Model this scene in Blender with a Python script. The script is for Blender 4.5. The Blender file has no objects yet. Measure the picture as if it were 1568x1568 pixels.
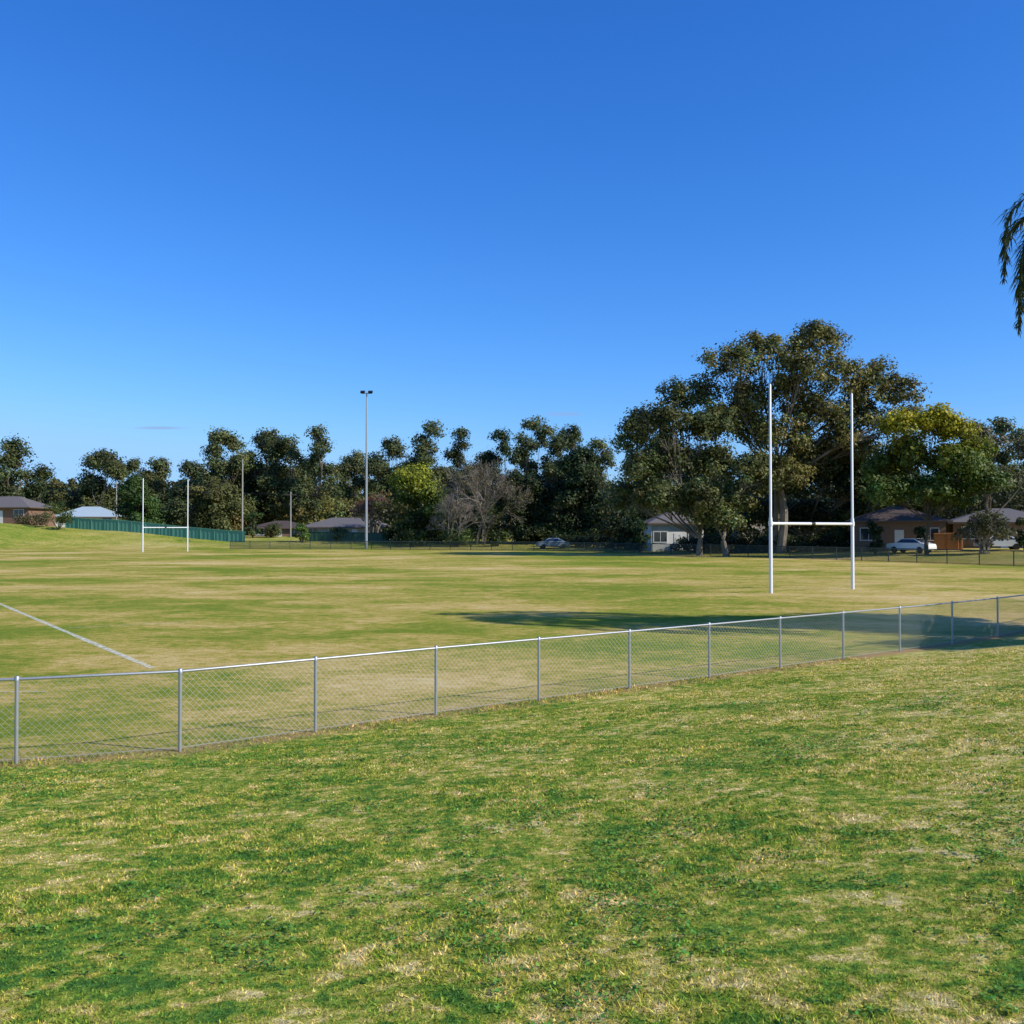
import bpy, math, numpy as np
from mathutils import Vector, noise as mnoise
R = np.random.default_rng(7)
scene = bpy.context.scene
scene.view_settings.view_transform = 'Standard'
scene.view_settings.look = 'None'
scene.view_settings.exposure = 0
CAMZ = 2.75

# ------------------------------------------------------------------ helpers
def link(o, parent=None):
    scene.collection.objects.link(o)
    if parent: o.parent = parent
    return o

def empty(name, loc=(0,0,0), rot=0):
    e = bpy.data.objects.new(name, None); e.location = loc; e.rotation_euler = (0,0,rot)
    e.empty_display_size = .3
    return link(e)

def np_mesh(name, V, F, mats, col=None, mat_idx=None, smooth=False, parent=None, fattr=None):
    if not isinstance(F, list): F = [F]
    F = [np.asarray(f, dtype=np.int32) for f in F if len(f)]
    me = bpy.data.meshes.new(name)
    V = np.asarray(V, dtype=np.float32)
    me.vertices.add(len(V)); me.vertices.foreach_set('co', V.ravel())
    loops = np.concatenate([f.ravel() for f in F])
    tot = np.concatenate([np.full(len(f), f.shape[1], dtype=np.int32) for f in F])
    start = np.concatenate([[0], np.cumsum(tot)[:-1]]).astype(np.int32)
    me.loops.add(len(loops)); me.loops.foreach_set('vertex_index', loops)
    me.polygons.add(len(tot)); me.polygons.foreach_set('loop_start', start)
    me.polygons.foreach_set('loop_total', tot)
    if mat_idx is not None: me.polygons.foreach_set('material_index', np.asarray(mat_idx, dtype=np.int32))
    me.polygons.foreach_set('use_smooth', np.full(len(tot), smooth))
    for m in (mats if isinstance(mats, list) else [mats]): me.materials.append(m)
    if col is not None:
        a = me.color_attributes.new('col', 'FLOAT_COLOR', 'POINT')
        c = np.ones((len(V), 4), dtype=np.float32); c[:, :3] = col
        a.data.foreach_set('color', c.ravel())
    if fattr:
        for k, v in fattr.items():
            a = me.attributes.new(k, 'FLOAT', 'POINT'); a.data.foreach_set('value', np.asarray(v, dtype=np.float32))
    me.update(calc_edges=True)
    o = bpy.data.objects.new(name, me)
    return link(o, parent)

class Acc:
    def __init__(s): s.V=[]; s.F3=[]; s.F4=[]; s.M3=[]; s.M4=[]; s.C=[]; s.n=0
    def add(s, V, F, mi=0, col=None):
        V=np.asarray(V,dtype=float); F=np.asarray(F)
        if len(V)==0 or len(F)==0: return
        if F.shape[1]==3: s.F3.append(F+s.n); s.M3.append(np.full(len(F),mi))
        else: s.F4.append(F+s.n); s.M4.append(np.full(len(F),mi))
        s.V.append(V); s.n+=len(V)
        if col is None: col=np.ones((len(V),3))*.2
        s.C.append(np.broadcast_to(np.asarray(col,dtype=float),(len(V),3)))
    def make(s, name, mats, parent=None, smooth=False):
        F=[]; M=[]
        if s.F4: F.append(np.concatenate(s.F4)); M.append(np.concatenate(s.M4))
        if s.F3: F.append(np.concatenate(s.F3)); M.append(np.concatenate(s.M3))
        return np_mesh(name, np.concatenate(s.V), F, mats, col=np.concatenate(s.C), mat_idx=np.concatenate(M), parent=parent, smooth=smooth)

def tube(pts, rad, k=6, cap=True):
    pts=np.asarray(pts,dtype=float); n=len(pts); rad=np.broadcast_to(rad,(n,))
    t=np.gradient(pts,axis=0)
    t/= np.linalg.norm(t,axis=1,keepdims=True)+1e-9
    ref=np.where(np.abs(t[:,2:3])>.9, np.array([[1.,0,0]]), np.array([[0,0,1.]]))
    a=np.cross(t,ref); a/=np.linalg.norm(a,axis=1,keepdims=True)+1e-9
    b=np.cross(t,a)
    ang=np.arange(k)*2*math.pi/k
    V=(pts[:,None,:]+rad[:,None,None]*(np.cos(ang)[None,:,None]*a[:,None,:]+np.sin(ang)[None,:,None]*b[:,None,:])).reshape(-1,3)
    i=np.arange(n-1)[:,None]*k; j=np.arange(k)[None,:]; j2=(j+1)%k
    F=np.stack([i+j,i+j2,i+k+j2,i+k+j],-1).reshape(-1,4)
    if cap and k==4: F=np.concatenate([F,[[0,1,2,3]],[[(n-1)*k+3,(n-1)*k+2,(n-1)*k+1,(n-1)*k]]])
    return V,F

def sticks(A,B,r,k=3):
    A=np.asarray(A,float);B=np.asarray(B,float); n=len(A)
    r=np.broadcast_to(r,(n,)); t=B-A; t/=np.linalg.norm(t,axis=1,keepdims=True)+1e-9
    ref=np.where(np.abs(t[:,2:3])>.9, np.array([[1.,0,0]]), np.array([[0,0,1.]]))
    a=np.cross(t,ref); a/=np.linalg.norm(a,axis=1,keepdims=True)+1e-9; b=np.cross(t,a)
    ang=np.arange(k)*2*math.pi/k
    off=r[:,None,None]*(np.cos(ang)[None,:,None]*a[:,None,:]+np.sin(ang)[None,:,None]*b[:,None,:])
    V=np.concatenate([A[:,None,:]+off,B[:,None,:]+off*.75],1).reshape(-1,3)
    base=np.arange(n)[:,None]*2*k; j=np.arange(k)[None,:]; j2=(j+1)%k
    F=np.stack([base+j,base+j2,base+k+j2,base+k+j],-1).reshape(-1,4)
    return V,F

def box(cx,cy,cz,sx,sy,sz):
    V=np.array([[x,y,z] for z in (-.5,.5) for y in (-.5,.5) for x in (-.5,.5)])*[sx,sy,sz]+[cx,cy,cz]
    F=[[0,2,3,1],[4,5,7,6],[0,1,5,4],[2,6,7,3],[0,4,6,2],[1,3,7,5]]
    return V,np.array(F)

# ------------------------------------------------------------------ materials
def newmat(name):
    m=bpy.data.materials.new(name); m.use_nodes=True
    nt=m.node_tree; nt.nodes.clear()
    return m,nt
def N(nt,t,**k):
    n=nt.nodes.new(t)
    for a,v in k.items():
        if a=='inp':
            for kk,vv in v.items(): n.inputs[kk].default_value=vv
        else: setattr(n,a,v)
    return n
def L(nt,a,b): nt.links.new(a,b)

def simple(name,color,rough=.6,metal=0,var=.15,scale=8,spec=.3,bump=0):
    m,nt=newmat(name)
    tc=N(nt,'ShaderNodeNewGeometry'); no=N(nt,'ShaderNodeTexNoise',inp={'Scale':scale,'Detail':3.0})
    L(nt,tc.outputs['Position'],no.inputs['Vector'])
    mx=N(nt,'ShaderNodeMix',data_type='RGBA')
    c=np.array(color)
    mx.inputs['A'].default_value=(*np.clip(c*(1-var),0,1),1); mx.inputs['B'].default_value=(*np.clip(c*(1+var),0,1),1)
    L(nt,no.outputs['Fac'],mx.inputs['Factor'])
    p=N(nt,'ShaderNodeBsdfPrincipled'); p.inputs['Roughness'].default_value=rough; p.inputs['Metallic'].default_value=metal
    p.inputs['Specular IOR Level'].default_value=spec
    L(nt,mx.outputs['Result'],p.inputs['Base Color'])
    if bump:
        b=N(nt,'ShaderNodeBump',inp={'Strength':bump,'Distance':.02}); L(nt,no.outputs['Fac'],b.inputs['Height']); L(nt,b.outputs[0],p.inputs['Normal'])
    o=N(nt,'ShaderNodeOutputMaterial'); L(nt,p.outputs[0],o.inputs[0])
    return m

def mat_leaf():
    m,nt=newmat('leaf')
    at=N(nt,'ShaderNodeAttribute',attribute_name='col')
    p=N(nt,'ShaderNodeBsdfPrincipled'); p.inputs['Roughness'].default_value=.5; p.inputs['Specular IOR Level'].default_value=.2
    t=N(nt,'ShaderNodeBsdfTranslucent')
    hs=N(nt,'ShaderNodeMix',data_type='RGBA',blend_type='MULTIPLY'); hs.inputs['Factor'].default_value=1; hs.inputs['B'].default_value=(1.1,1.3,.6,1)
    L(nt,at.outputs['Color'],p.inputs['Base Color']); L(nt,at.outputs['Color'],hs.inputs['A']); L(nt,hs.outputs['Result'],t.inputs['Color'])
    mx=N(nt,'ShaderNodeMixShader'); mx.inputs[0].default_value=.22
    L(nt,p.outputs[0],mx.inputs[1]); L(nt,t.outputs[0],mx.inputs[2])
    o=N(nt,'ShaderNodeOutputMaterial'); L(nt,mx.outputs[0],o.inputs[0])
    return m
M_LEAF=mat_leaf()
M_BARK=simple('gum_bark',(.20,.165,.125),.85,var=.6,scale=1.2,bump=.4)
M_DARKBARK=simple('dark_bark',(.09,.07,.05),.9,var=.4,scale=3)
M_TWIG=simple('grey_twig',(.22,.185,.155),.85,var=.3,scale=2)
M_GALV=simple('galvanised_steel',(.42,.43,.44),.45,metal=.6,var=.15,scale=15,spec=.4)
M_WIRE=simple('chainlink_wire',(.50,.53,.50),.5,metal=.25,var=.1,scale=20,spec=.4)
M_WHITE=simple('white_painted_steel',(.80,.80,.80),.4,var=.04,scale=6,spec=.4)
M_DKFENCE=simple('dark_green_mesh',(.06,.08,.07),.6,var=.2,scale=4)
M_TEAL=simple('teal_sheet_fence',(.10,.28,.20),.45,var=.12,scale=2)
M_GREENF=simple('green_sheet_fence',(.03,.08,.055),.5,var=.15,scale=2)
M_WOODF=simple('timber_paling',(.45,.19,.07),.8,var=.35,scale=6)
M_POLE=simple('concrete_pole',(.33,.31,.28),.8,var=.15,scale=3)
M_BLACK=simple('black_plastic',(.02,.02,.02),.5)
M_GLASS=simple('window_glass',(.03,.035,.045),.08,var=.3,scale=1,spec=.8)
M_ROOFG=simple('grey_tile_roof',(.15,.135,.13),.7,var=.25,scale=5)
M_ROOFB=simple('brown_tile_roof',(.09,.065,.055),.75,var=.3,scale=5)
M_ROOFW=simple('pale_blue_metal_roof',(.42,.52,.57),.35,var=.06,scale=1,spec=.5)
M_BRICK=simple('red_brick_wall',(.22,.13,.09),.85,var=.3,scale=7)
M_BRICKB=simple('brown_brick_wall',(.20,.13,.09),.85,var=.3,scale=7)
M_CREAM=simple('cream_render_wall',(.38,.34,.28),.8,var=.08,scale=2)
M_WALLW=simple('white_weatherboard',(.66,.66,.64),.7,var=.06,scale=2)
M_GUTTER=simple('brown_gutter',(.14,.10,.08),.6)
M_CARW=simple('white_car_paint',(.72,.73,.74),.3,var=.02,spec=.6)
M_CARS=simple('silver_blue_car_paint',(.30,.36,.42),.3,metal=.3,var=.02,spec=.6)

def ramp(nt,stops,interp='LINEAR'):
    r=N(nt,'ShaderNodeValToRGB'); cr=r.color_ramp; cr.interpolation=interp
    while len(cr.elements)<len(stops): cr.elements.new(.5)
    for e,(p,c) in zip(cr.elements,stops): e.position=p; e.color=(*c,1)
    return r
def math_(nt,op,a,b=None,c=None,clamp=False):
    n=N(nt,'ShaderNodeMath',operation=op,use_clamp=clamp)
    for i,v in enumerate((a,b,c)):
        if v is None: continue
        if isinstance(v,(int,float)): n.inputs[i].default_value=v
        else: L(nt,v,n.inputs[i])
    return n.outputs[0]
def noise(nt,vec,scale,detail=4,rough=.55,dist=0):
    n=N(nt,'ShaderNodeTexNoise',inp={'Scale':scale,'Detail':float(detail),'Roughness':rough,'Distortion':dist}); L(nt,vec,n.inputs['Vector']); return n.outputs['Fac']

def sumw(g,terms,off):
    s=None
    for f,wt in terms:
        s=math_(g,'MULTIPLY',f,wt) if s is None else math_(g,'MULTIPLY_ADD',f,wt,s)
    return math_(g,'ADD',s,off)
def group(kind):
    g=bpy.data.node_groups.new('turf_'+kind,'ShaderNodeTree')
    g.interface.new_socket('Color',in_out='OUTPUT',socket_type='NodeSocketColor')
    go=N(g,'NodeGroupOutput')
    pos=N(g,'ShaderNodeNewGeometry').outputs['Position']
    flat=N(g,'ShaderNodeVectorMath',operation='MULTIPLY'); flat.inputs[1].default_value=(1,1,0); L(g,pos,flat.inputs[0]); p=flat.outputs[0]
    if kind=='bank':
        sx=N(g,'ShaderNodeSeparateXYZ'); L(g,pos,sx.inputs[0])
        gr=math_(g,'MULTIPLY',math_(g,'MINIMUM',math_(g,'MAXIMUM',sx.outputs[0],-6.0),12.0),.013)
        s=sumw(g,[(noise(g,p,.35,2),.65),(noise(g,p,2.2,4,.68,.5),1.35),(noise(g,p,8,3,.75,.3),1.55)],-1.235)
        s=math_(g,'ADD',s,gr)
        r=ramp(g,[(.18,(.08,.19,.035)),(.34,(.15,.265,.038)),(.48,(.28,.34,.045)),(.60,(.42,.40,.075)),(.72,(.58,.49,.145)),(.88,(.72,.59,.26))])
    else:
        mp=N(g,'ShaderNodeMapping'); mp.inputs['Rotation'].default_value=(0,0,math.radians(-8)); mp.inputs['Scale'].default_value=(.75,1.05,1); L(g,p,mp.inputs[0]); q=mp.outputs[0]
        s=sumw(g,[(noise(g,q,.075,3),1.7),(noise(g,q,.42,5,.75,.6),1.4),(noise(g,q,4.0,4,.75),1.25)],-1.70)
        r=ramp(g,[(.20,(.20,.26,.028)),(.36,(.31,.32,.045)),(.47,(.44,.365,.072)),(.58,(.55,.41,.115)),(.72,(.66,.48,.17)),(.90,(.75,.57,.26))])
    L(g,s,r.inputs[0]); L(g,r.outputs[0],go.inputs['Color'])
    return g
GB=group('bank'); GF=group('field')
def mat_ground():
    m,nt=newmat('turf')
    at=N(nt,'ShaderNodeAttribute',attribute_name='bank'); dt=N(nt,'ShaderNodeAttribute',attribute_name='dirt')
    g=N(nt,'ShaderNodeGroup'); g.node_tree=GB; g2=N(nt,'ShaderNodeGroup'); g2.node_tree=GF
    m0=N(nt,'ShaderNodeMix',data_type='RGBA'); L(nt,at.outputs['Fac'],m0.inputs['Factor']); L(nt,g2.outputs[0],m0.inputs['A']); L(nt,g.outputs[0],m0.inputs['B'])
    pos=N(nt,'ShaderNodeNewGeometry').outputs['Position']
    f=noise(nt,pos,20,4,.85); fr=ramp(nt,[(.28,(.30,.34,.30)),(.72,(1.4,1.38,1.4))]); L(nt,f,fr.inputs[0])
    mx=N(nt,'ShaderNodeMix',data_type='RGBA',blend_type='MULTIPLY'); mx.inputs['Factor'].default_value=1
    L(nt,m0.outputs['Result'],mx.inputs['A']); L(nt,fr.outputs[0],mx.inputs['B'])
    dn=noise(nt,pos,3,4,.7); df=math_(nt,'MULTIPLY_ADD',dn,1.6,-.85); df=math_(nt,'ADD',df,dt.outputs['Fac']); df=math_(nt,'MULTIPLY',df,dt.outputs['Fac'],clamp=True)
    m2=N(nt,'ShaderNodeMix',data_type='RGBA'); L(nt,df,m2.inputs['Factor']); L(nt,mx.outputs['Result'],m2.inputs['A']); m2.inputs['B'].default_value=(.40,.26,.13,1)
    p=N(nt,'ShaderNodeBsdfPrincipled'); p.inputs['Roughness'].default_value=.95; p.inputs['Specular IOR Level'].default_value=.03
    L(nt,m2.outputs['Result'],p.inputs['Base Color'])
    b=N(nt,'ShaderNodeBump',inp={'Strength':.7,'Distance':.03}); L(nt,f,b.inputs['Height']); L(nt,b.outputs[0],p.inputs['Normal'])
    o=N(nt,'ShaderNodeOutputMaterial'); L(nt,p.outputs[0],o.inputs[0])
    return m
def mat_blade():
    m,nt=newmat('grass_blade')
    at=N(nt,'ShaderNodeAttribute',attribute_name='col')
    g=N(nt,'ShaderNodeGroup'); g.node_tree=GB
    mx=N(nt,'ShaderNodeMix',data_type='RGBA',blend_type='MULTIPLY'); mx.inputs['Factor'].default_value=1
    L(nt,g.outputs[0],mx.inputs['A']); L(nt,at.outputs['Color'],mx.inputs['B'])
    d=N(nt,'ShaderNodeBsdfDiffuse')
    t=N(nt,'ShaderNodeBsdfTranslucent'); L(nt,mx.outputs['Result'],d.inputs['Color']); L(nt,mx.outputs['Result'],t.inputs['Color'])
    ms=N(nt,'ShaderNodeMixShader'); ms.inputs[0].default_value=.3; L(nt,d.outputs[0],ms.inputs[1]); L(nt,t.outputs[0],ms.inputs[2])
    o=N(nt,'ShaderNodeOutputMaterial'); L(nt,ms.outputs[0],o.inputs[0])
    return m
M_GROUND=mat_ground(); M_BLADE=mat_blade()

# ------------------------------------------------------------------ terrain
FENCE=np.array([(-60,-14),(-30,-2),(-17.5,7.2),(-15.6,8.3),(-13.7,9.3),(-11.8,10.2),(-9.8,10.95),(-7.8,11.6),(-5.83,12.09),(-4.12,12.75),(-2.67,13.95),(-1.13,15.25),(.43,16.5),(2.03,17.75),(3.66,19.05),(5.33,20.4),(7.02,21.75),(8.75,23.15),(10.6,24.7),(12.5,26.4),(14.3,28.1),(16.0,29.9),(17.7,31.8),(19.4,33.8),(30,45),(42,54),(54,60),(90,70)],float)
PERIM=np.array([(90,20,.8),(60,42,.8),(46,63,.9),(38.5,77,.9),(21,110,.8),(5,132,.7),(-20,142,.9),(-42,146,1.6),(-60,144,2.8),(-76,138,4.1),(-95,118,4.3),(-112,80,4.3),(-120,20,4)],float)
def poly_sd(P,X,Y):
    best=np.full(X.shape,1e18); sg=np.zeros(X.shape); par=np.zeros(X.shape)
    for i in range(len(P)-1):
        a=P[i,:2]; b=P[i+1,:2]; d=b-a; l2=d@d
        t=np.clip(((X-a[0])*d[0]+(Y-a[1])*d[1])/l2,0,1)
        qx=a[0]+t*d[0]-X; qy=a[1]+t*d[1]-Y; dd=qx*qx+qy*qy
        cr=d[0]*(Y-a[1])-d[1]*(X-a[0])
        m=dd<best-1e-9
        best=np.where(m,dd,best); sg=np.where(m,np.sign(cr),sg); par=np.where(m,i+t,par)
    return np.sqrt(best)*sg,par
def sstep(x): x=np.clip(x,0,1); return x*x*(3-2*x)
def terrain(X,Y):
    X=np.atleast_1d(np.asarray(X,float)); Y=np.atleast_1d(np.asarray(Y,float))
    s,_=poly_sd(FENCE,X,Y); t=np.maximum(-s,0)
    near=np.where(t<10,.102*t,1.02+.45*(1-np.exp(-np.maximum(t-10,0)/4.4)))
    near=near*sstep(t/2.0)
    s2,par=poly_sd(PERIM,X,Y); o=np.maximum(-s2,0)
    Hh=np.interp(par,np.arange(len(PERIM)),PERIM[:,2])
    far=Hh*sstep(o/24)
    und=.03*np.sin(X*.7+1)*np.sin(Y*.9)*sstep(t/4)
    z=np.where(t>0,near+und,far)
    return z,s,s2
def gz(x,y): return float(terrain(x,y)[0][0])

def axis(lo,hi,step,ratio,far):
    c=list(np.arange(lo,hi+1e-6,step)); s=step; v=hi
    while v<far: s*=ratio; v+=s; c.append(v)
    s=step; v=lo; pre=[]
    while v>-far: s*=ratio; v-=s; pre.append(v)
    return np.array(pre[::-1]+c)
gx=axis(-14,20,.25,1.035,4000); gy=axis(1,32,.25,1.035,4000)
X,Y=np.meshgrid(gx,gy); Z,S1,S2=terrain(X.ravel(),Y.ravel())
nx,ny=len(gx),len(gy)
V=np.stack([X.ravel(),Y.ravel(),Z],1)
i=np.arange(ny-1)[:,None]*nx+np.arange(nx-1)[None,:]
F=np.stack([i,i+1,i+nx+1,i+nx],-1).reshape(-1,4)
bank=np.maximum(sstep((-S1)/.4), sstep((-S2)/8)*.5)
dirt=np.exp(-(S1/.32)**2)*1.15+np.exp(-((S2)/.8)**2)*.4
np_mesh('ground',V,F,M_GROUND,fattr={'bank':bank,'dirt':np.clip(dirt,0,1)},smooth=True)

# ------------------------------------------------------------------ grass blades on the near bank
def grass():
    n=620000
    y=R.uniform(2.2,22,n); x=R.uniform(-.55,.55,n)*y
    z,s,_=terrain(x,y)
    k=(s<.12)&~((np.abs(s)<.3)&(R.random(n)<.45)); x,y,z,s=x[k],y[k],z[k],s[k]; n=len(x)
    h=R.uniform(.006,.020,n)*(1+.3*np.sin(x*2.1+np.sin(y*1.7)*2)); w=(.0022+.00040*y)*R.uniform(.7,1.4,n)
    edge=np.abs(s)<.28
    h=np.where(edge, h*R.uniform(1,3.4,n), h)
    az=R.uniform(0,2*math.pi,n); lean=R.uniform(.2,1.8,n)*h; la=R.uniform(0,2*math.pi,n)
    base=np.stack([x,y,z-.003],1)
    side=np.stack([np.cos(az)*w,np.sin(az)*w,np.zeros(n)],1)
    tip=base+np.stack([np.cos(la)*lean,np.sin(la)*lean,h],1)
    V=np.stack([base-side,base+side,tip],1).reshape(-1,3)
    F=np.arange(3*n).reshape(-1,3)
    b=R.normal(1.10,.42,n).clip(.3,2.1); c=np.stack([b*R.normal(1,.12,n),b,b*R.normal(.95,.15,n)],1)
    st=R.random(n)<np.where(edge,.4,.10); c[st]*=np.array([1.5,1.2,1.5])
    np_mesh('lawn_grass',V,F,M_BLADE,col=np.repeat(c,3,axis=0))
grass()
def clover():
    m=170000
    cx=R.uniform(-.55,.55,m); y=2.3+12*R.random(m)**1.2; x=cx*y
    keep=np.array([mnoise.noise(Vector((xi*.5+3,yi*.5,0)))+.9*mnoise.noise(Vector((xi*2.2,yi*2.2,5)))+1.0*mnoise.noise(Vector((xi*8,yi*8,9))) for xi,yi in zip(x,y)])
    pr=np.clip((keep-.22)/.3,0,.95)
    k=R.random(len(x))<pr; x,y=x[k],y[k]
    z,s,_=terrain(x,y); ok=s<-.3; x,y,z=x[ok],y[ok],z[ok]; n=len(x)
    r=R.uniform(.005,.010,n)*(1+.05*y); h=R.uniform(.008,.026,n)
    nrm=np.stack([R.normal(0,.5,n),R.normal(0,.5,n),np.ones(n)],1); nrm/=np.linalg.norm(nrm,axis=1,keepdims=True)
    t=np.cross(nrm,R.normal(0,1,(n,3))); t/=np.linalg.norm(t,axis=1,keepdims=True); b=np.cross(nrm,t)
    c=np.stack([x,y,z+h],1); t*=r[:,None]; b*=r[:,None]
    V=np.stack([c-t,c-b*.8,c+t,c+b*.8],1).reshape(-1,3); F=np.arange(4*n).reshape(-1,4)
    g=R.normal(1,.34,n).clip(.35,1.8)[:,None]*np.array([.115,.245,.035]); g[:,0]*=R.uniform(.6,1.6,n)
    np_mesh('clover_patches',V,F,M_LEAF,col=np.repeat(g,4,axis=0))
clover()

# ------------------------------------------------------------------ line marking
def mat_line():
    m,nt=newmat('worn_line_paint')
    pos=N(nt,'ShaderNodeNewGeometry').outputs['Position']
    p=N(nt,'ShaderNodeBsdfPrincipled',inp={'Base Color':(.78,.77,.60,1),'Roughness':.9})
    t=N(nt,'ShaderNodeBsdfTransparent'); f=math_(nt,'MULTIPLY_ADD',noise(nt,pos,7,5,.75),3.0,-.95,clamp=True)
    ms=N(nt,'ShaderNodeMixShader'); L(nt,f,ms.inputs[0]); L(nt,t.outputs[0],ms.inputs[1]); L(nt,p.outputs[0],ms.inputs[2])
    o=N(nt,'ShaderNodeOutputMaterial'); L(nt,ms.outputs[0],o.inputs[0]); return m
M_LINE=mat_line()
def strip(a,b,w,acc):
    a=np.array(a,float);b=np.array(b,float);d=b-a;l=np.linalg.norm(d);d/=l;nn=np.array([-d[1],d[0]])
    k=max(2,int(l/2)); T=np.linspace(0,l,k); V=[]
    for t in T:
        wv=w/2*R.uniform(.8,1.2)
        for sgn in (-1,1):
            q=a+d*t+nn*sgn*wv; V.append((q[0],q[1],.005))
    F=[[2*i,2*i+1,2*i+3,2*i+2] for i in range(k-1)]
    acc.add(V,F)
ac=Acc(); strip((-7.15,20.4),(-63.0,103.5),.15,ac); ac.make('field_sideline_marking',[M_LINE])
ac=Acc(); strip((-12.4,28.7),(-9.6,30.6),.06,ac); ac.make('field_goal_line_marking',[M_LINE])
ac=Acc(); strip((-10.8,17.3),(-7.9,17.45),.05,ac); ac.make('field_dead_ball_line_marking',[M_LINE])

# ------------------------------------------------------------------ chain link fences
def chain_fence(name,P,h,cell,rwire,rpost,rrail,mpost,mwire,zfun,kp=10):
    root=empty(name)
    posts=Acc(); rail=Acc(); wires=Acc()
    P3=np.array([(x,y,zfun(x,y)) for x,y in P])
    for p in P3:
        V,F=tube([(p[0],p[1],p[2]-.2),(p[0],p[1],p[2]+h-.01)],rpost,kp); posts.add(V,F)
        V,F=tube([(p[0],p[1],p[2]+h-.035),(p[0],p[1],p[2]+h+.02),(p[0],p[1],p[2]+h+.03)],[rpost*1.25,rpost*1.25,rpost*.6],kp); posts.add(V,F)
    top=P3+[0,0,h-.01]
    V,F=tube(top,rrail,kp); rail.add(V,F)
    low=P3+[0,0,.05]; V,F=tube(low,max(rwire,.002),4); wires.add(V,F)
    for a,b in zip(P3[:-1],P3[1:]):
        d=b-a; l=np.linalg.norm(d[:2]); y0,y1=.03,h-.03; H=y1-y0
        A=[];B=[]
        for sgn in (1,-1):
            s0=np.arange(-H,l+H,cell)
            for s in s0:
                xa=s
                if sgn>0: lo=max(0,(0-xa)/H); hi=min(1,(l-xa)/H)
                else: lo=max(0,(xa-l)/H); hi=min(1,xa/H)
                if hi-lo<.01: continue
                def pt(t,o):
                    sx=xa+sgn*H*t; q=a+d*(sx/l); return (q[0],q[1]+o,q[2]+y0+H*t)
                o=.003*sgn; A.append(pt(lo,o));B.append(pt(hi,o))
        V,F=sticks(A,B,rwire,3); wires.add(V,F)
    posts.make('posts',[mpost],root,True); rail.make('top_rail',[mpost],root,True); wires.make('wire_mesh',[mwire],root)
    return root
chain_fence('chain_link_fence',FENCE[2:26],1.0,.085,.0019,.022,.017,M_GALV,M_WIRE,lambda x,y:0.0)
def resample(P,step):
    P=np.asarray(P,float); d=np.r_[0,np.cumsum(np.linalg.norm(np.diff(P,axis=0),axis=1))]
    T=np.arange(0,d[-1],step); return np.stack([np.interp(T,d,P[:,0]),np.interp(T,d,P[:,1])],1)
far=resample(PERIM[1:8,:2],3.0)
chain_fence('boundary_fence',far,1.15,.13,.016,.045,.04,M_DKFENCE,M_DKFENCE,gz,6)

# ------------------------------------------------------------------ goal posts
def goal(c):
    c=np.array(c); root=empty('rugby_goal_posts',(c[0],c[1],0)); d=np.array([.83,.557])
    for nme,s in (('upright',-1),('upright_2',1)):
        q=d*2.75*s
        a=Acc(); V,F=tube([(q[0],q[1],-.3),(q[0],q[1],3.25),(q[0],q[1],3.3),(q[0],q[1],9.05),(q[0],q[1],9.1)],[.078,.074,.056,.05,.02],14); a.add(V,F)
        V,F=tube([(q[0],q[1],2.92),(q[0],q[1],3.12)],.095,14); a.add(V,F)
        a.make(nme,[M_WHITE],root,True)
    a=Acc(); V,F=tube([(-d[0]*2.7,-d[1]*2.7,3.02),(d[0]*2.7,d[1]*2.7,3.02)],.06,12); a.add(V,F); a.make('crossbar',[M_WHITE],root,True)
    a=Acc(); V,F=tube([(-d[0]*.12,-d[1]*.12,3.02),(d[0]*.12,d[1]*.12,3.02)],.068,12); a.add(V,F); a.make('crossbar_sleeve',[M_BLACK],root,True)
goal((13.5,45.95)); goal((-43.3,128.0))

# ------------------------------------------------------------------ trees
def rand_in_ball(n):
    v=R.normal(0,1,(n,3)); v/=np.linalg.norm(v,axis=1,keepdims=True); return v*(R.random((n,1))**.40)
def leaf_quads(acc,C,rad,per,size,base,var=.22,droop=.5,top=None,flat=.75,cen=None):
    k=len(C); rad=np.broadcast_to(rad,(k,))
    idx=np.repeat(np.arange(k),per); n=len(idx)
    u=rand_in_ball(n); off=u*np.array([1,1,flat])*rad[idx][:,None]
    wob=R.normal(0,.14,(n,3))*rad[idx][:,None]
    p=C[idx]+off+wob
    nr=u*1.1+R.normal(0,.45,(n,3))+np.array([0,0,.35])
    if cen is not None:
        o=(C-cen); o/=np.linalg.norm(o,axis=1,keepdims=True)+1e-6; nr+=o[idx]*.5
    nr/=np.linalg.norm(nr,axis=1,keepdims=True)
    d=np.cross(nr,R.normal(0,1,(n,3))); d/=np.linalg.norm(d,axis=1,keepdims=True)
    s=np.cross(nr,d)
    L_=size*R.uniform(.55,1.4,n)[:,None]; W=L_*.6
    V=np.stack([p-d*L_*.5,p-s*W*.5,p+d*L_*.5,p+s*W*.5],1).reshape(-1,3)
    F=np.arange(4*n).reshape(-1,4)
    cb=R.normal(1,var,k).clip(.5,1.6)[idx]*R.normal(1,var*.7,n).clip(.45,1.7)
    col=np.array(base)[None,:]*cb[:,None]
    hue=R.normal(0,.10,k)[idx]+R.normal(0,.06,n); col[:,0]*=1+hue; col[:,2]*=1-hue*.5
    if top is not None:
        zt=(p[:,2]-top[0])/(top[1]-top[0]); f=np.clip(zt+R.normal(0,.12,n)+np.repeat(R.normal(0,.18,k),per),0,1)[:,None]
        col=col*(1-f)+np.array(top[2])[None,:]*R.normal(1,.2,n).clip(.5,1.5)[:,None]*f
    acc.add(V,F,0,np.repeat(np.clip(col,.004,.9),4,axis=0))
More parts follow.
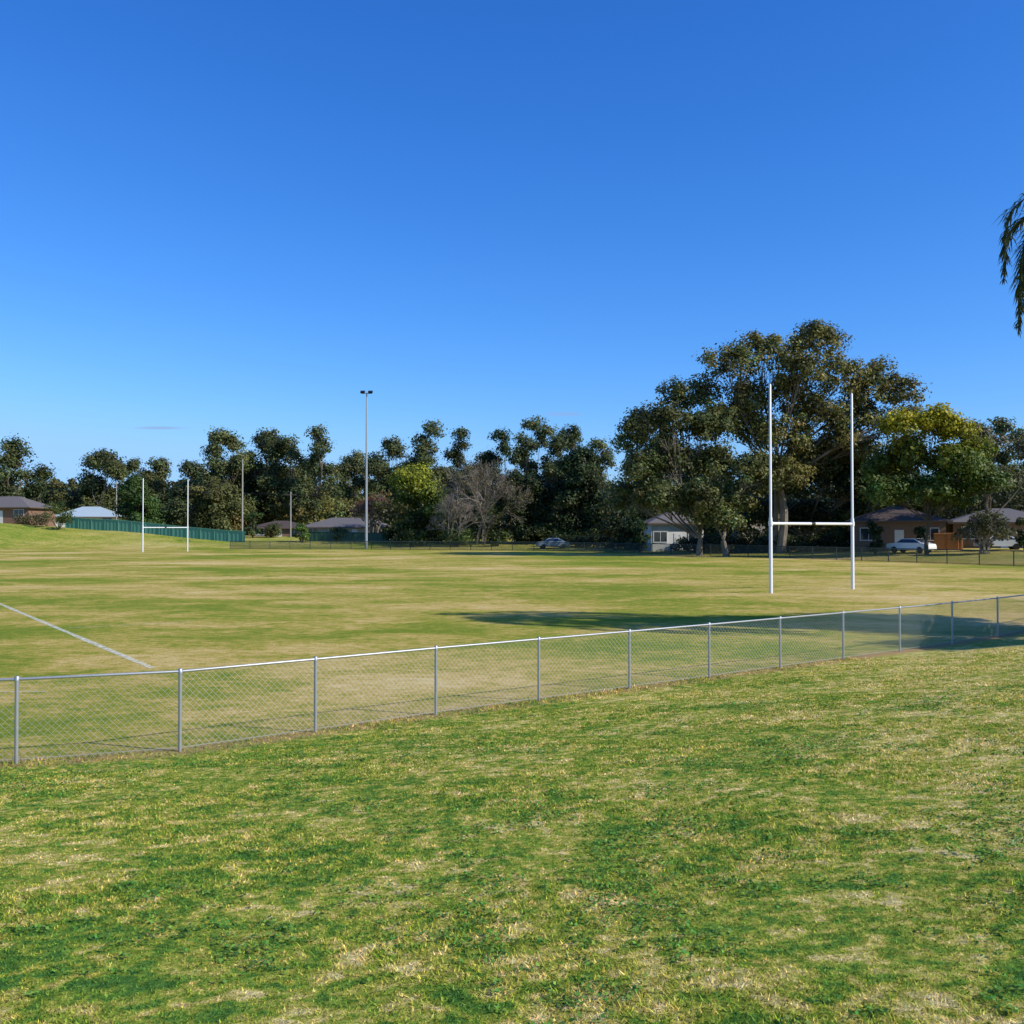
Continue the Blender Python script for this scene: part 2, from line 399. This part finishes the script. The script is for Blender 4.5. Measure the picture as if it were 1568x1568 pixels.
def limb(acc,a,b,ra,rb,mi,bend=.12,k=6,seg=6):
    a=np.array(a,float);b=np.array(b,float); l=np.linalg.norm(b-a)
    T=np.linspace(0,1,seg)[:,None]; o=R.normal(0,1,3)*bend*l; o[2]=abs(o[2])*.3
    o2=R.normal(0,1,3)*bend*l*.4
    P=a+(b-a)*T+o*np.sin(T*math.pi)+o2*np.sin(T*2*math.pi)
    V,F=tube(P,np.linspace(ra,rb,seg),k); acc.add(V,F,mi); return P
def build_tree(name,x,y,lobes,base,trunk_r=.3,fork=.3,leaf=.34,per=70,clump=1.15,dens=1.0,droop=.6,bark=M_BARK,top=None,acc=None,zoff=None,flat=.75,multi=1,var=.22,inner=.3):
    own=acc is None
    if own: acc=Acc()
    z0=(gz(x,y) if zoff is None else zoff)-.15
    hmax=max(l[2] for l in lobes)
    roots=[]
    for m in range(multi):
        bx=x+R.normal(0,.5)*(multi>1)*2; by=y+R.normal(0,.5)*(multi>1)
        fz=z0+max(1.2,fork*hmax)*R.uniform(.85,1.15)
        P=limb(acc,(bx,by,z0-.2),(bx+R.normal(0,.3),by+R.normal(0,.3),fz),trunk_r*1.2,trunk_r*.75,1,.03,8); roots.append(P[-1])
    for (dx,dy,zc,rx,rz) in lobes:
        c=np.array([x+dx,y+dy,z0+zc]); r0=min(roots,key=lambda q:np.linalg.norm(q[:2]-c[:2]))
        P=limb(acc,r0,c+[0,0,-rz*.25],trunk_r*.36,trunk_r*.09,1,.08,5,7)
        nc=max(7,int(dens*6.5*(rx/clump)**2*(.6+.4*rz/rx)))
        dirs=R.normal(0,1,(nc,3)); dirs/=np.linalg.norm(dirs,axis=1,keepdims=True); dirs[:,2]=np.where(dirs[:,2]<-.6,-dirs[:,2],dirs[:,2])
        rr=R.uniform(inner,1,nc)[:,None]
        C=c+dirs*rr*np.array([rx,rx,rz])*.88
        cr=clump*R.uniform(.5,1.2,nc)
        leaf_quads(acc,C,cr,per,leaf,np.array(base)*R.normal(1,.12),var,droop,top,flat,cen=c-[0,0,rz*.4])
        for q in C[::2]:
            s=P[R.integers(3,7)]; V,F=tube([s,(s+q)/2+R.normal(0,.25,3),q],[trunk_r*.11,trunk_r*.07,trunk_r*.02],4,False); acc.add(V,F,1)
    if own: return acc.make(name,[M_LEAF,bark])
def auto_lobes(H,W,n,low=.35,full=1.0):
    out=[]
    for i in range(n):
        a=R.uniform(0,2*math.pi); t=(i+R.random())/n
        zc=H*(low+(1-low)*t*.86); prof=math.sqrt(max(.05,1-((t-.4)/.72)**2))
        r=W*prof*R.uniform(.3,.72); lr=W*R.uniform(.38,.58)*full
        out.append((math.cos(a)*r,math.sin(a)*r*.8,zc-lr*.3,lr,lr*.8))
    out.append((R.normal(0,.12*W),0,H-W*.36,W*.5,W*.36))
    return out
def at(px,d): return (px-784)/1568*d
def hz(py,d): return CAMZ+(811-py)/1568*d

GUM=(.105,.118,.040); GUMB=(.070,.086,.030); DARK=(.036,.052,.017); OLIVE=(.14,.14,.045)

D=112
def lob(cx,lst,dist,sc=1.0,dy=3.5):
    x0=at(cx,dist); out=[]
    for (px,py,rw,rh) in lst:
        out.append((at(px,dist)-x0,R.uniform(-dy,dy),hz(py,dist)-gz(x0,dist),rw*dist/1568*sc,rh*dist/1568*sc))
    return out
big=[(1250,520,50,32),(1168,538,44,30),(1110,562,46,32),(1210,575,50,36),(1285,578,40,32),(1345,578,38,32),(1375,605,30,28),(1145,615,48,36),(1245,640,50,36),(1320,640,46,36),(1080,600,36,30),(1185,670,46,36),(1375,650,34,32),(1210,610,44,34),(1290,680,48,38),(1150,650,44,36),(1240,700,50,40),(1330,700,44,38),(1190,730,44,36),(1320,600,36,30)]
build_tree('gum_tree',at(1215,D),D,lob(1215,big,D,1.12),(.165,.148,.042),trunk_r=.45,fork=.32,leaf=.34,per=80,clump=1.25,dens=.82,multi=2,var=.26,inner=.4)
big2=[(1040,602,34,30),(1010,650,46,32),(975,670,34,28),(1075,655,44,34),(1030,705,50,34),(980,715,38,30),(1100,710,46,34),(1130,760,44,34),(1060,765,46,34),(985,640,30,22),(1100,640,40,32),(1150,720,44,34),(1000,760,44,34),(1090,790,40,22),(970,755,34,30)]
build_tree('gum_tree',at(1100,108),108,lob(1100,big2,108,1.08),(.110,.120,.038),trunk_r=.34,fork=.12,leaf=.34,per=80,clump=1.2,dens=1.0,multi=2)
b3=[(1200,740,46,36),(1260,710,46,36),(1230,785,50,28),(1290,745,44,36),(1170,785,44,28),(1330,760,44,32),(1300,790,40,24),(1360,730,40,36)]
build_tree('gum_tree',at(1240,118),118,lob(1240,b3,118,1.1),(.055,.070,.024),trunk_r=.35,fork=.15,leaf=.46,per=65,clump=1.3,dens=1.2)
w=[(1370,650,32,22),(1420,645,38,24),(1460,660,32,22),(1490,690,34,24),(1400,690,46,34),(1450,710,50,34),(1370,710,40,32),(1350,750,36,30),(1500,735,34,30),(1420,750,50,28),(1470,755,44,26)]
dd=98
build_tree('wattle_tree',at(1420,dd),dd,lob(1420,w,dd,1.05,2.5),(.080,.118,.022),trunk_r=.20,fork=.25,leaf=.32,per=78,clump=1.0,dens=1.2,top=(hz(705,dd),hz(628,dd),(.42,.35,.02)),bark=M_DARKBARK)
g=[(1515,690,32,24),(1545,665,32,24),(1580,680,32,26),(1530,730,36,28),(1575,735,34,28),(1610,690,34,32)]
build_tree('she_oak_tree',at(1555,dd),dd+6,lob(1555,g,dd+6),(.15,.13,.07),trunk_r=.22,fork=.25,leaf=.30,per=60,clump=1.0,dens=1.0,inner=.2)

def simple_tree(name,px,py,hw,d,base,nl=9,low=.35,**k):
    x=at(px,d); H=hz(py,d)-gz(x,d); W=hw*d/1568
    build_tree(name,x,d,auto_lobes(H,W,nl,low),base,**k)
simple_tree('wattle_tree',640,708,52,158,(.085,.12,.022),11,.15,leaf=.40,per=78,clump=1.3,top=(hz(770,158),hz(716,158),(.30,.31,.025)),dens=1.2)
simple_tree('fig_tree',800,720,50,154,DARK,12,.12,leaf=.40,per=85,clump=1.3,dens=1.4,bark=M_DARKBARK)
simple_tree('fig_tree',888,682,46,152,(.040,.058,.019),14,.12,leaf=.40,per=85,clump=1.3,dens=1.4,bark=M_DARKBARK)
simple_tree('fig_tree',215,727,36,168,(.055,.095,.022),11,.12,leaf=.40,per=85,clump=1.2,dens=1.4,bark=M_DARKBARK)
simple_tree('gum_tree',330,735,55,176,(.11,.115,.036),10,.2,leaf=.42,per=68,clump=1.3)
simple_tree('gum_tree',940,740,42,150,(.065,.08,.026),10,.2,leaf=.42,per=75,clump=1.3,dens=1.2)

def bare_tree(name,px,py,hw,d,mat=M_TWIG,red=None):
    x=at(px,d); z0=gz(x,d); H=hz(py,d)-z0; W=hw*d/1568; acc=Acc()
    A=[];B=[];Rr=[]
    def grow(p,dr,l,r,dep):
        q=p+dr*l; A.append(p);B.append(q);Rr.append(r)
        if dep==0: return
        for i in range(3 if dep>1 else 4):
            nd=dr+R.normal(0,.42,3); nd[2]+=.12; nd/=np.linalg.norm(nd)
            grow(p+dr*l*R.uniform(.6,1),nd,l*R.uniform(.62,.82),r*.62,dep-1)
    for s in range(5):
        dr=np.array([R.normal(0,.32*W/H*2),R.normal(0,.2),1.]); dr/=np.linalg.norm(dr)
        grow(np.array([x+R.normal(0,.5),d,z0-.2]),dr,H*.32,.12,5)
    V,F=sticks(A,B,np.array(Rr)*1.0+.004,3); acc.add(V,F,1)
    if red:
        P=np.array(B)[R.integers(0,len(B),300)]; leaf_quads(acc,P,np.full(300,.5),10,.26,red)
    acc.make(name,[M_LEAF,mat])
bare_tree('bare_tree',735,680,50,151,red=(.14,.12,.06))
bare_tree('bare_tree',695,735,30,148)
bare_tree('bare_tree',572,742,16,165,red=(.16,.05,.03))
bare_tree('bare_tree',1500,775,16,95,red=(.09,.09,.035))

acc=Acc()
sky=[(18,668,34,178,GUMB),(58,712,26,182,GUMB),(158,684,40,192,GUM),(205,700,26,196,GUM),(240,698,28,198,GUM),(300,702,34,200,GUMB),(345,655,42,190,GUM),(395,654,46,196,GUMB),(440,664,42,192,GUM),(484,650,30,186,GUM),(285,735,40,190,GUMB),(540,690,36,225,GUM),(600,668,34,215,GUM),(655,644,34,206,GUM),(706,655,26,216,GUMB),(575,700,32,205,GUMB),(765,655,28,186,DARK),(825,636,34,210,GUM),(880,650,40,204,GUMB),(915,668,28,205,GUM),(855,665,32,200,GUMB),(800,662,28,202,GUMB),(740,690,32,200,GUMB),(480,700,42,200,GUMB),(370,700,60,205,GUMB),(430,710,60,205,GUMB),(630,700,44,212,GUMB),(700,710,44,212,GUMB),(860,700,50,212,GUMB),(1500,645,32,140,GUM),(1545,640,38,135,GUM),(1600,630,40,140,GUM),(-40,680,60,180,GUM),(1000,660,50,190,GUMB),(1080,680,60,160,DARK),(1180,690,60,160,DARK),(1290,690,60,160,DARK)]
for (px,py,hw,d,c) in sky:
    x=at(px,d); zz=gz(x,d); H=hz(py,d)-zz; W=hw*d/1568*1.18
    build_tree('x',x,d,auto_lobes(H,W,9,.25),np.array(c)*R.uniform(.85,1.2),leaf=.46,per=62,clump=1.5,dens=1.05,acc=acc,zoff=zz,trunk_r=.24,var=.18)
acc.make('distant_gum_trees',[M_LEAF,M_BARK])

acc=Acc()
def belt(px0,px1,step,d0,d1,py0,py1,c,rw,leaf=.5):
    for px in np.arange(px0,px1,step):
        d=R.uniform(d0,d1); x=at(px,d); zz=gz(x,d); H=hz(R.uniform(py0,py1),d)-zz; rx=rw*R.uniform(.7,1.3)
        n=max(4,int(H*rx*.9)); C=np.stack([x+R.uniform(-rx,rx,n),d+R.uniform(-1.5,1.5,n),zz+H*R.uniform(.02,1,n)**.9],1)
        col=np.array(c)*R.uniform(.7,1.6)*np.array([R.uniform(.85,1.3),1,R.uniform(.8,1.2)])
        leaf_quads(acc,C,R.uniform(.9,1.6,n),38,leaf,col,.2)
belt(-120,1700,15,230,260,735,765,GUMB,5,.9)
belt(-20,300,16,190,210,745,775,GUMB,3,.6)
belt(260,600,12,178,200,750,782,OLIVE,2.6,.5)
belt(590,960,9,150,168,760,800,(.05,.066,.022),2.4,.5)
belt(930,1330,10,127,142,740,790,(.040,.052,.020),2.4,.5)
belt(1300,1640,11,120,132,720,770,(.042,.052,.021),2.4,.46)
acc.make('background_trees',[M_LEAF])
acc=Acc()
for px in np.arange(840,1300,5):
    d=np.interp(px,[840,1000,1080,1345],[146,132,117,108])+R.uniform(-1,1); x=at(px,d); zz=gz(x,d)
    C=np.stack([x+R.uniform(-.6,.6,5),d+R.uniform(-.5,.5,5),zz+R.uniform(.2,1.5,5)],1)
    leaf_quads(acc,C,R.uniform(.5,.8,5),34,.3,np.array((.030,.042,.017))*R.uniform(.7,1.6),.2)
acc.make('shade_strip_foliage',[M_LEAF])  # dark leaf clumps added to stand in for the shaded strip along the boundary
def shrub(px,py,hw,d,c,name='garden_shrub'):
    a=Acc(); x=at(px,d); zz=gz(x,d); H=hz(py,d)-zz; W=hw*d/1568
    n=14; C=np.stack([x+R.uniform(-W,W,n)*.75,d+R.uniform(-W,W,n)*.5,zz+H*R.uniform(.15,.9,n)],1)
    leaf_quads(a,C,np.full(n,max(.4,W*.4)),90,.3,c,.2)
    for q in C[:6]:
        V,F=tube([(x,d,zz-.1),(q+[x,d,zz])/2,q],[.07,.05,.02],4); a.add(V,F,1)
    a.make(name,[M_LEAF,M_DARKBARK])
for s in [(90,766,22,160,(.08,.11,.028)),(388,782,14,165,(.08,.12,.034)),(462,798,12,158,(.08,.14,.028)),(980,795,16,124,(.06,.09,.028)),(1340,795,14,102,(.045,.06,.024)),(1410,805,10,102,(.04,.058,.024)),(1505,790,14,100,(.075,.065,.035)),(1085,800,22,122,(.06,.085,.034)),(960,785,24,135,(.06,.07,.03)),(600,800,16,158,(.045,.07,.022)),(1568,790,14,98,(.05,.065,.024)),(700,812,26,148,(.07,.10,.03)),(760,812,22,147,(.05,.075,.024)),(640,812,20,150,(.06,.09,.024)),(900,812,24,144,(.05,.07,.024)),(1290,805,20,110,(.05,.07,.024)),(1190,808,26,114,(.045,.065,.024)),(50,790,26,165,(.09,.08,.036)),(520,806,16,160,(.07,.09,.03)),(415,800,16,166,(.09,.10,.03))]: shrub(*s)

# ------------------------------------------------------------------ palms (right of frame)
M_PTRUNK=simple('palm_trunk',(.26,.23,.19),.9,var=.4,scale=5,bump=.3)
def palm(x,y,zc,nf=15,fl=3.6,aims=(),az0=0):
    z0=gz(x,y); a=Acc()
    P=[(x,y,z0-.2),(x+.03,y,z0+(zc-z0)*.4),(x,y+.05,z0+(zc-z0)*.8),(x,y,zc-.3),(x,y,zc+.2)]
    V,F=tube(P,[.22,.16,.15,.17,.08],12); a.add(V,F,1)
    fr=[(az0+2*math.pi*i/nf+R.normal(0,.12),R.uniform(.05,1.25)) for i in range(nf)]+list(aims)
    for az,el in fr:
        h=np.array([math.cos(az),math.sin(az),0]); n=22; p=np.array([x,y,zc]); e=el; pts=[p]
        ln=fl*R.uniform(.9,1.1)
        for i in range(n):
            e-= (.055+.0075*i)*(1.15 if el>.5 else 1.0); e=max(e,-1.5)
            p=p+(h*math.cos(e)+np.array([0,0,math.sin(e)]))*ln/n*1.25; pts.append(p)
        pts=np.array(pts); V,F=tube(pts,np.linspace(.04,.008,n+1),5,False); a.add(V,F,0,(.16,.17,.06))
        side=np.cross(h,[0,0,1.]); tan=np.gradient(pts,axis=0); tan/=np.linalg.norm(tan,axis=1,keepdims=True)
        m=100; T=R.uniform(2.5,n,m*2); sg=np.where(np.arange(m*2)%2==0,1,-1)
        q=np.stack([np.interp(T,np.arange(n+1),pts[:,j]) for j in range(3)],1); tn=tan[T.astype(int)]
        ll=.70*np.clip(np.sin((T/n)*math.pi*.82+.35),.35,1)*R.uniform(.8,1.15,m*2)
        dr=sg[:,None]*side[None,:]*.75+tn*.6+R.normal(0,.28,(m*2,3)); dr/=np.linalg.norm(dr,axis=1,keepdims=True)
        mid=q+dr*ll[:,None]*.5; dr2=dr+np.array([0,0,-.75]); dr2/=np.linalg.norm(dr2,axis=1,keepdims=True); tip=mid+dr2*ll[:,None]*.6
        w=np.cross(dr,[0,0,1.]); w/=np.linalg.norm(w,axis=1,keepdims=True)+1e-6; w*=.020
        VV=np.stack([q-w*.6,q+w*.6,mid+w,mid-w,tip],1).reshape(-1,3); b=np.arange(m*2)*5
        col=np.repeat(np.array([.095,.105,.036])*R.normal(1,.35,(m*2,1)).clip(.35,1.8),5,axis=0)
        a.add(VV,np.stack([b,b+1,b+2,b+3],1),0,col)
        a.F3.append(np.stack([b+3,b+2,b+4],1)+a.n-len(VV)); a.M3.append(np.zeros(m*2))
    a.make('palm_tree',[M_LEAF,M_PTRUNK])
palm(15.85,26.5,10.55,18,3.3,aims=[(math.pi-.12,.42),(math.pi+.03,.50),(math.pi-.38,1.2)])
palm(17.6,24.9,9.6,20,3.2,az0=.2)
build_tree('street_tree',21.5,25.5,auto_lobes(11.5,4.4,12,.35),(.05,.07,.02),trunk_r=.22,leaf=.22,per=110,clump=.9,dens=1.1)
build_tree('street_tree',18.5,21.5,auto_lobes(6.0,2.8,9,.35),(.05,.07,.02),trunk_r=.15,leaf=.2,per=110,clump=.8,dens=1.1)

# ------------------------------------------------------------------ houses
def house(name,px,d,w,dp,eh,rh,wall,roof,rot=0,z=None,win=3,storeys=1,gable=False):
    x=at(px,d); zz=(gz(x,d) if z is None else z); root=empty(name,(x,d,zz),rot)
    a=Acc(); V,F=box(0,0,eh/2-.3,w,dp,eh+.6); a.add(V,F); a.make('walls',[wall],root)
    o=.5; W2,D2=w/2+o,dp/2+o
    ridge=max(.3,W2-(0 if gable else D2))
    V=[(-W2,-D2,eh),(W2,-D2,eh),(W2,D2,eh),(-W2,D2,eh),(-ridge,0,eh+rh),(ridge,0,eh+rh)]
    a=Acc(); a.add(V,[[0,1,5,4],[2,3,4,5],[3,2,1,0]]); a.add(V,[[1,2,5],[3,0,4]]); a.make('roof',[roof],root)
    a=Acc()
    for (cx,cy,sx,sy) in ((0,-D2-.05,2*W2+.2,.1),(0,D2+.05,2*W2+.2,.1),(-W2-.05,0,.1,2*D2),(W2+.05,0,.1,2*D2)):
        V,F=box(cx,cy,eh-.08,sx,sy,.18); a.add(V,F)
    a.make('gutters',[M_GUTTER],root)
    g=Acc(); fr=Acc()
    for s in range(storeys):
        zb=1.0+s*2.8
        for i in range(win):
            cx=-w/2+w*(i+.5)/win
            if s==0 and i==win//2:
                V,F=box(cx,-dp/2-.02,1.02,.9,.06,2.04); fr.add(V,F); continue
            V,F=box(cx,-dp/2-.01,zb+.6,1.6,.06,1.2); g.add(V,F)
            for (ox,oz,sx,sz) in ((0,.64,1.76,.08),(0,-.64,1.76,.08),(-.84,0,.08,1.2),(.84,0,.08,1.2),(0,0,.05,1.2)):
                V,F=box(cx+ox,-dp/2-.045,zb+.6+oz,sx,.07,sz); fr.add(V,F)
    g.make('windows',[M_GLASS],root); fr.make('window_frames_and_door',[M_WALLW],root)
    return root
house('brick_house',8,172,13,8,2.6,1.9,M_BRICK,M_ROOFG,-.1,win=4)
house('metal_roof_house',140,186,11,8,2.2,1.9,M_WALLW,M_ROOFW,.15)
house('brown_roof_house',432,176,10,8,2.2,1.2,M_BRICKB,M_ROOFB,.1,z=.9)
house('grey_roof_house',535,174,14,8,2.4,1.6,M_CREAM,M_ROOFG,-.05,win=4,z=.8)
house('white_house',1028,128,6.5,6,3.3,1.5,M_WALLW,M_ROOFG,.1)
house('brown_brick_house',1370,110,9,8,3.0,1.6,M_BRICKB,M_ROOFB,-.25)
house('two_storey_house',1165,142,8,8,5.4,1.8,M_CREAM,M_ROOFG,.1,storeys=2)
house('brick_house',1530,110,10,8,2.7,1.5,M_BRICKB,M_ROOFG,-.3)

def sheet_fence(name,pts,h,mat,step=.35):
    root=empty(name); P=resample(pts,step); a=Acc(); f=Acc(); V=[]
    for i,(x,y) in enumerate(P):
        z=gz(x,y); dy=.04*(i%2); V+= [(x,y+dy,z-.3),(x,y+dy,z+h)]
    a.add(V,[[2*i,2*i+2,2*i+3,2*i+1] for i in range(len(P)-1)]); a.make('panels',[mat],root)
    T=[(x,y-.02,gz(x,y)+h) for x,y in P[::7]]
    V,F=tube(T,.035,4); f.add(V,F)
    for t in T: V,F=tube([(t[0],t[1],t[2]-h-.2),(t[0],t[1],t[2])],.035,4); f.add(V,F)
    f.make('frame',[mat],root)
sheet_fence('teal_fence',[(at(100,166),166),(at(240,162),162),(at(378,158),158)],1.7,M_TEAL)
sheet_fence('green_fence',[(at(470,160),160),(at(600,158),158)],1.5,M_GREENF)
sheet_fence('timber_fence',[(at(1430,104),104),(at(1475,103),103)],1.7,M_WOODF,.16)

# parked cars beyond the boundary
def car(px,d,paint,rot):
    x=at(px,d); root=empty('parked_car',(x,d,gz(x,d)),rot)
    prof=[(-2.2,.35),(-2.2,.75),(-2.1,.92),(-1.25,1.0),(-.65,1.42),(.75,1.45),(1.55,1.0),(2.1,.9),(2.2,.65),(2.2,.35)]
    n=len(prof)
    def half(z): return .86 if z<1.05 else .68
    V=[(a,-half(z),z) for a,z in prof]+[(a,half(z),z) for a,z in prof]
    a=Acc(); a.add(V,[[i,(i+1)%n,n+(i+1)%n,n+i] for i in range(n)])
    for o in (0,n):
        a.add(V,[[o+0,o+1,o+8,o+9]]) ; a.add(V,[[o+1,o+2,o+7,o+8],[o+2,o+3,o+6,o+7],[o+3,o+4,o+5,o+6]])
    a.make('body',[paint],root)
    a=Acc()
    for s in (-1,1):
        V=[(-1.05,s*.875,1.03),(1.3,s*.875,1.03),(.7,s*.715,1.37),(-.62,s*.715,1.37)]; a.add(V,[[0,1,2,3]])
    V=[(-1.27,-.7,1.03),(-1.27,.7,1.03),(-.72,.62,1.4),(-.72,-.62,1.4)]; a.add(V,[[0,1,2,3]])
    V=[(1.55,-.7,1.04),(1.55,.7,1.04),(.84,.62,1.43),(.84,-.62,1.43)]; a.add(V,[[0,1,2,3]])
    a.make('windows',[M_GLASS],root)
    a=Acc()
    for wx in (-1.35,1.35):
        for s in (-1,1):
            V,F=tube([(wx,s*.68,.32),(wx,s*.70,.32),(wx,s*.89,.32),(wx,s*.895,.32)],[.02,.32,.32,.02],14); a.add(V,F)
    a.make('wheels',[M_BLACK],root)
car(846,140,M_CARS,.1); car(1530,101,M_CARW,-.2); car(1395,101.5,M_CARW,-.9)

# ------------------------------------------------------------------ light tower and poles
def floodlight():
    d=146; x=at(561,d); z0=gz(x,d); H=hz(601,d)-z0
    root=empty('floodlight_pole',(x,d,z0))
    a=Acc(); V,F=tube([(0,0,-.2),(0,0,.3),(0,0,H*.5),(0,0,H)],[.22,.2,.15,.09],12); a.add(V,F); a.make('mast',[M_GALV],root,True)
    a=Acc(); V,F=tube([(-.75,0,H-.1),(.75,0,H-.1)],.05,6); a.add(V,F); a.make('cross_arm',[M_GALV],root)
    a=Acc()
    for s in (-.55,.55):
        V,F=box(0,0,0,.62,.5,.26); c,sn=math.cos(.45),math.sin(.45)
        V=np.stack([V[:,0],V[:,1]*c-V[:,2]*sn,V[:,1]*sn+V[:,2]*c],1); V+= [s,-.15,H+.1]; a.add(V,F)
        V,F=box(s,0,H-.03,.1,.1,.2); a.add(V,F)
    a.make('lamp_heads',[M_BLACK],root)
floodlight()
tops=[]
def ppole(px,py,d,arm=1.8,r=.14):
    x=at(px,d); z0=gz(x,d); H=hz(py,d)-z0; root=empty('power_pole',(x,d,z0))
    a=Acc(); V,F=tube([(0,0,-.2),(0,0,H)],[r,r*.7],8); a.add(V,F); a.make('pole',[M_POLE],root)
    a=Acc(); V,F=box(0,0,H-.5,arm,.12,.12); a.add(V,F)
    for s in (-.45,-.15,.15,.45): V,F=tube([(s*arm,0,H-.44),(s*arm,0,H-.28)],.04,6); a.add(V,F)
    a.make('cross_arm',[M_DARKBARK],root); tops.append((x,d,z0+H-.3))
ppole(-60,728,172); ppole(178,738,172); ppole(371,703,168,.5,.16); ppole(445,753,170); ppole(700,745,180)
a=Acc()
T=[tops[0],tops[1],tops[3],tops[4]]
for p,q in zip(T[:-1],T[1:]):
    for o in (-.6,.6):
        p_=np.array(p)+[o,0,0]; q_=np.array(q)+[o,0,0]; t=np.linspace(0,1,12)[:,None]
        P=p_+(q_-p_)*t; P[:,2]-=4*.6*(t*(1-t))[:,0]; V,F=tube(P,.018,3,False); a.add(V,F)
a.make('power_lines',[M_BLACK])

# ------------------------------------------------------------------ light, sky, camera
el=math.radians(34); az=math.radians(111)
sd=Vector((math.sin(az)*math.cos(el),math.cos(az)*math.cos(el),math.sin(el)))
sun=bpy.data.lights.new('sun','SUN'); sun.energy=5; sun.angle=math.radians(.5); sun.color=(1,.95,.85)
so=bpy.data.objects.new('sun',sun); so.rotation_euler=sd.to_track_quat('Z','Y').to_euler(); so.location=sd*200; link(so)
w=bpy.data.worlds.new('World'); scene.world=w; w.use_nodes=True; nt=w.node_tree; nt.nodes.clear()
st=N(nt,'ShaderNodeTexSky'); st.sky_type='NISHITA'; st.sun_disc=False; st.sun_elevation=el; st.sun_rotation=az; st.air_density=1.0; st.dust_density=.4; st.ozone_density=2.0; st.altitude=50
S=.12
sep=N(nt,'ShaderNodeSeparateColor'); L(nt,st.outputs[0],sep.inputs[0]); cmb=N(nt,'ShaderNodeCombineColor')
for i,(pw,k,mxv) in enumerate(((1.65,.88,.36),(1.15,.98,.66),(.92,1.52,1.08))):
    v=math_(nt,'MULTIPLY',sep.outputs[i],S); v=math_(nt,'POWER',v,pw); v=math_(nt,'MULTIPLY',v,k)
    v=math_(nt,'SMOOTH_MIN',v,mxv,.15); v=math_(nt,'MULTIPLY',v,1/S); L(nt,v,cmb.inputs[i])
bg=N(nt,'ShaderNodeBackground'); bg.inputs[1].default_value=S
tc=N(nt,'ShaderNodeTexCoord'); sp=N(nt,'ShaderNodeSeparateXYZ'); L(nt,tc.outputs['Generated'],sp.inputs[0])
yy=math_(nt,'MAXIMUM',sp.outputs[1],.001); u=math_(nt,'DIVIDE',sp.outputs[0],yy); v=math_(nt,'DIVIDE',sp.outputs[2],yy)
nz=noise(nt,tc.outputs['Generated'],60,3); nzz=math_(nt,'MULTIPLY_ADD',nz,1.2,-.6)
prev=cmb.outputs[0]
for (u0,v0,su,sv,am) in ((-.344,.0995,.030,.0018,.6),(.052,.113,.021,.0028,.45)):
    a_=math_(nt,'MULTIPLY',math_(nt,'SUBTRACT',u,u0),1/su); b_=math_(nt,'MULTIPLY',math_(nt,'SUBTRACT',v,v0),1/sv)
    q=math_(nt,'ADD',math_(nt,'MULTIPLY',a_,a_),math_(nt,'MULTIPLY',b_,b_)); q=math_(nt,'ADD',q,nzz)
    f=math_(nt,'MULTIPLY',math_(nt,'SUBTRACT',1.0,q,clamp=True),am)
    mx=N(nt,'ShaderNodeMix',data_type='RGBA'); L(nt,f,mx.inputs['Factor']); L(nt,prev,mx.inputs['A']); mx.inputs['B'].default_value=(.30/S,.42/S,.68/S,1); prev=mx.outputs['Result']
L(nt,prev,bg.inputs[0]); o=N(nt,'ShaderNodeOutputWorld'); L(nt,bg.outputs[0],o.inputs[0])

cam=bpy.data.cameras.new('camera'); cam.sensor_width=36; cam.lens=36; cam.clip_end=9000; cam.clip_start=.05
co=bpy.data.objects.new('camera',cam); co.location=(0,0,CAMZ); co.rotation_euler=(math.radians(90+.99),0,0); link(co); scene.camera=co
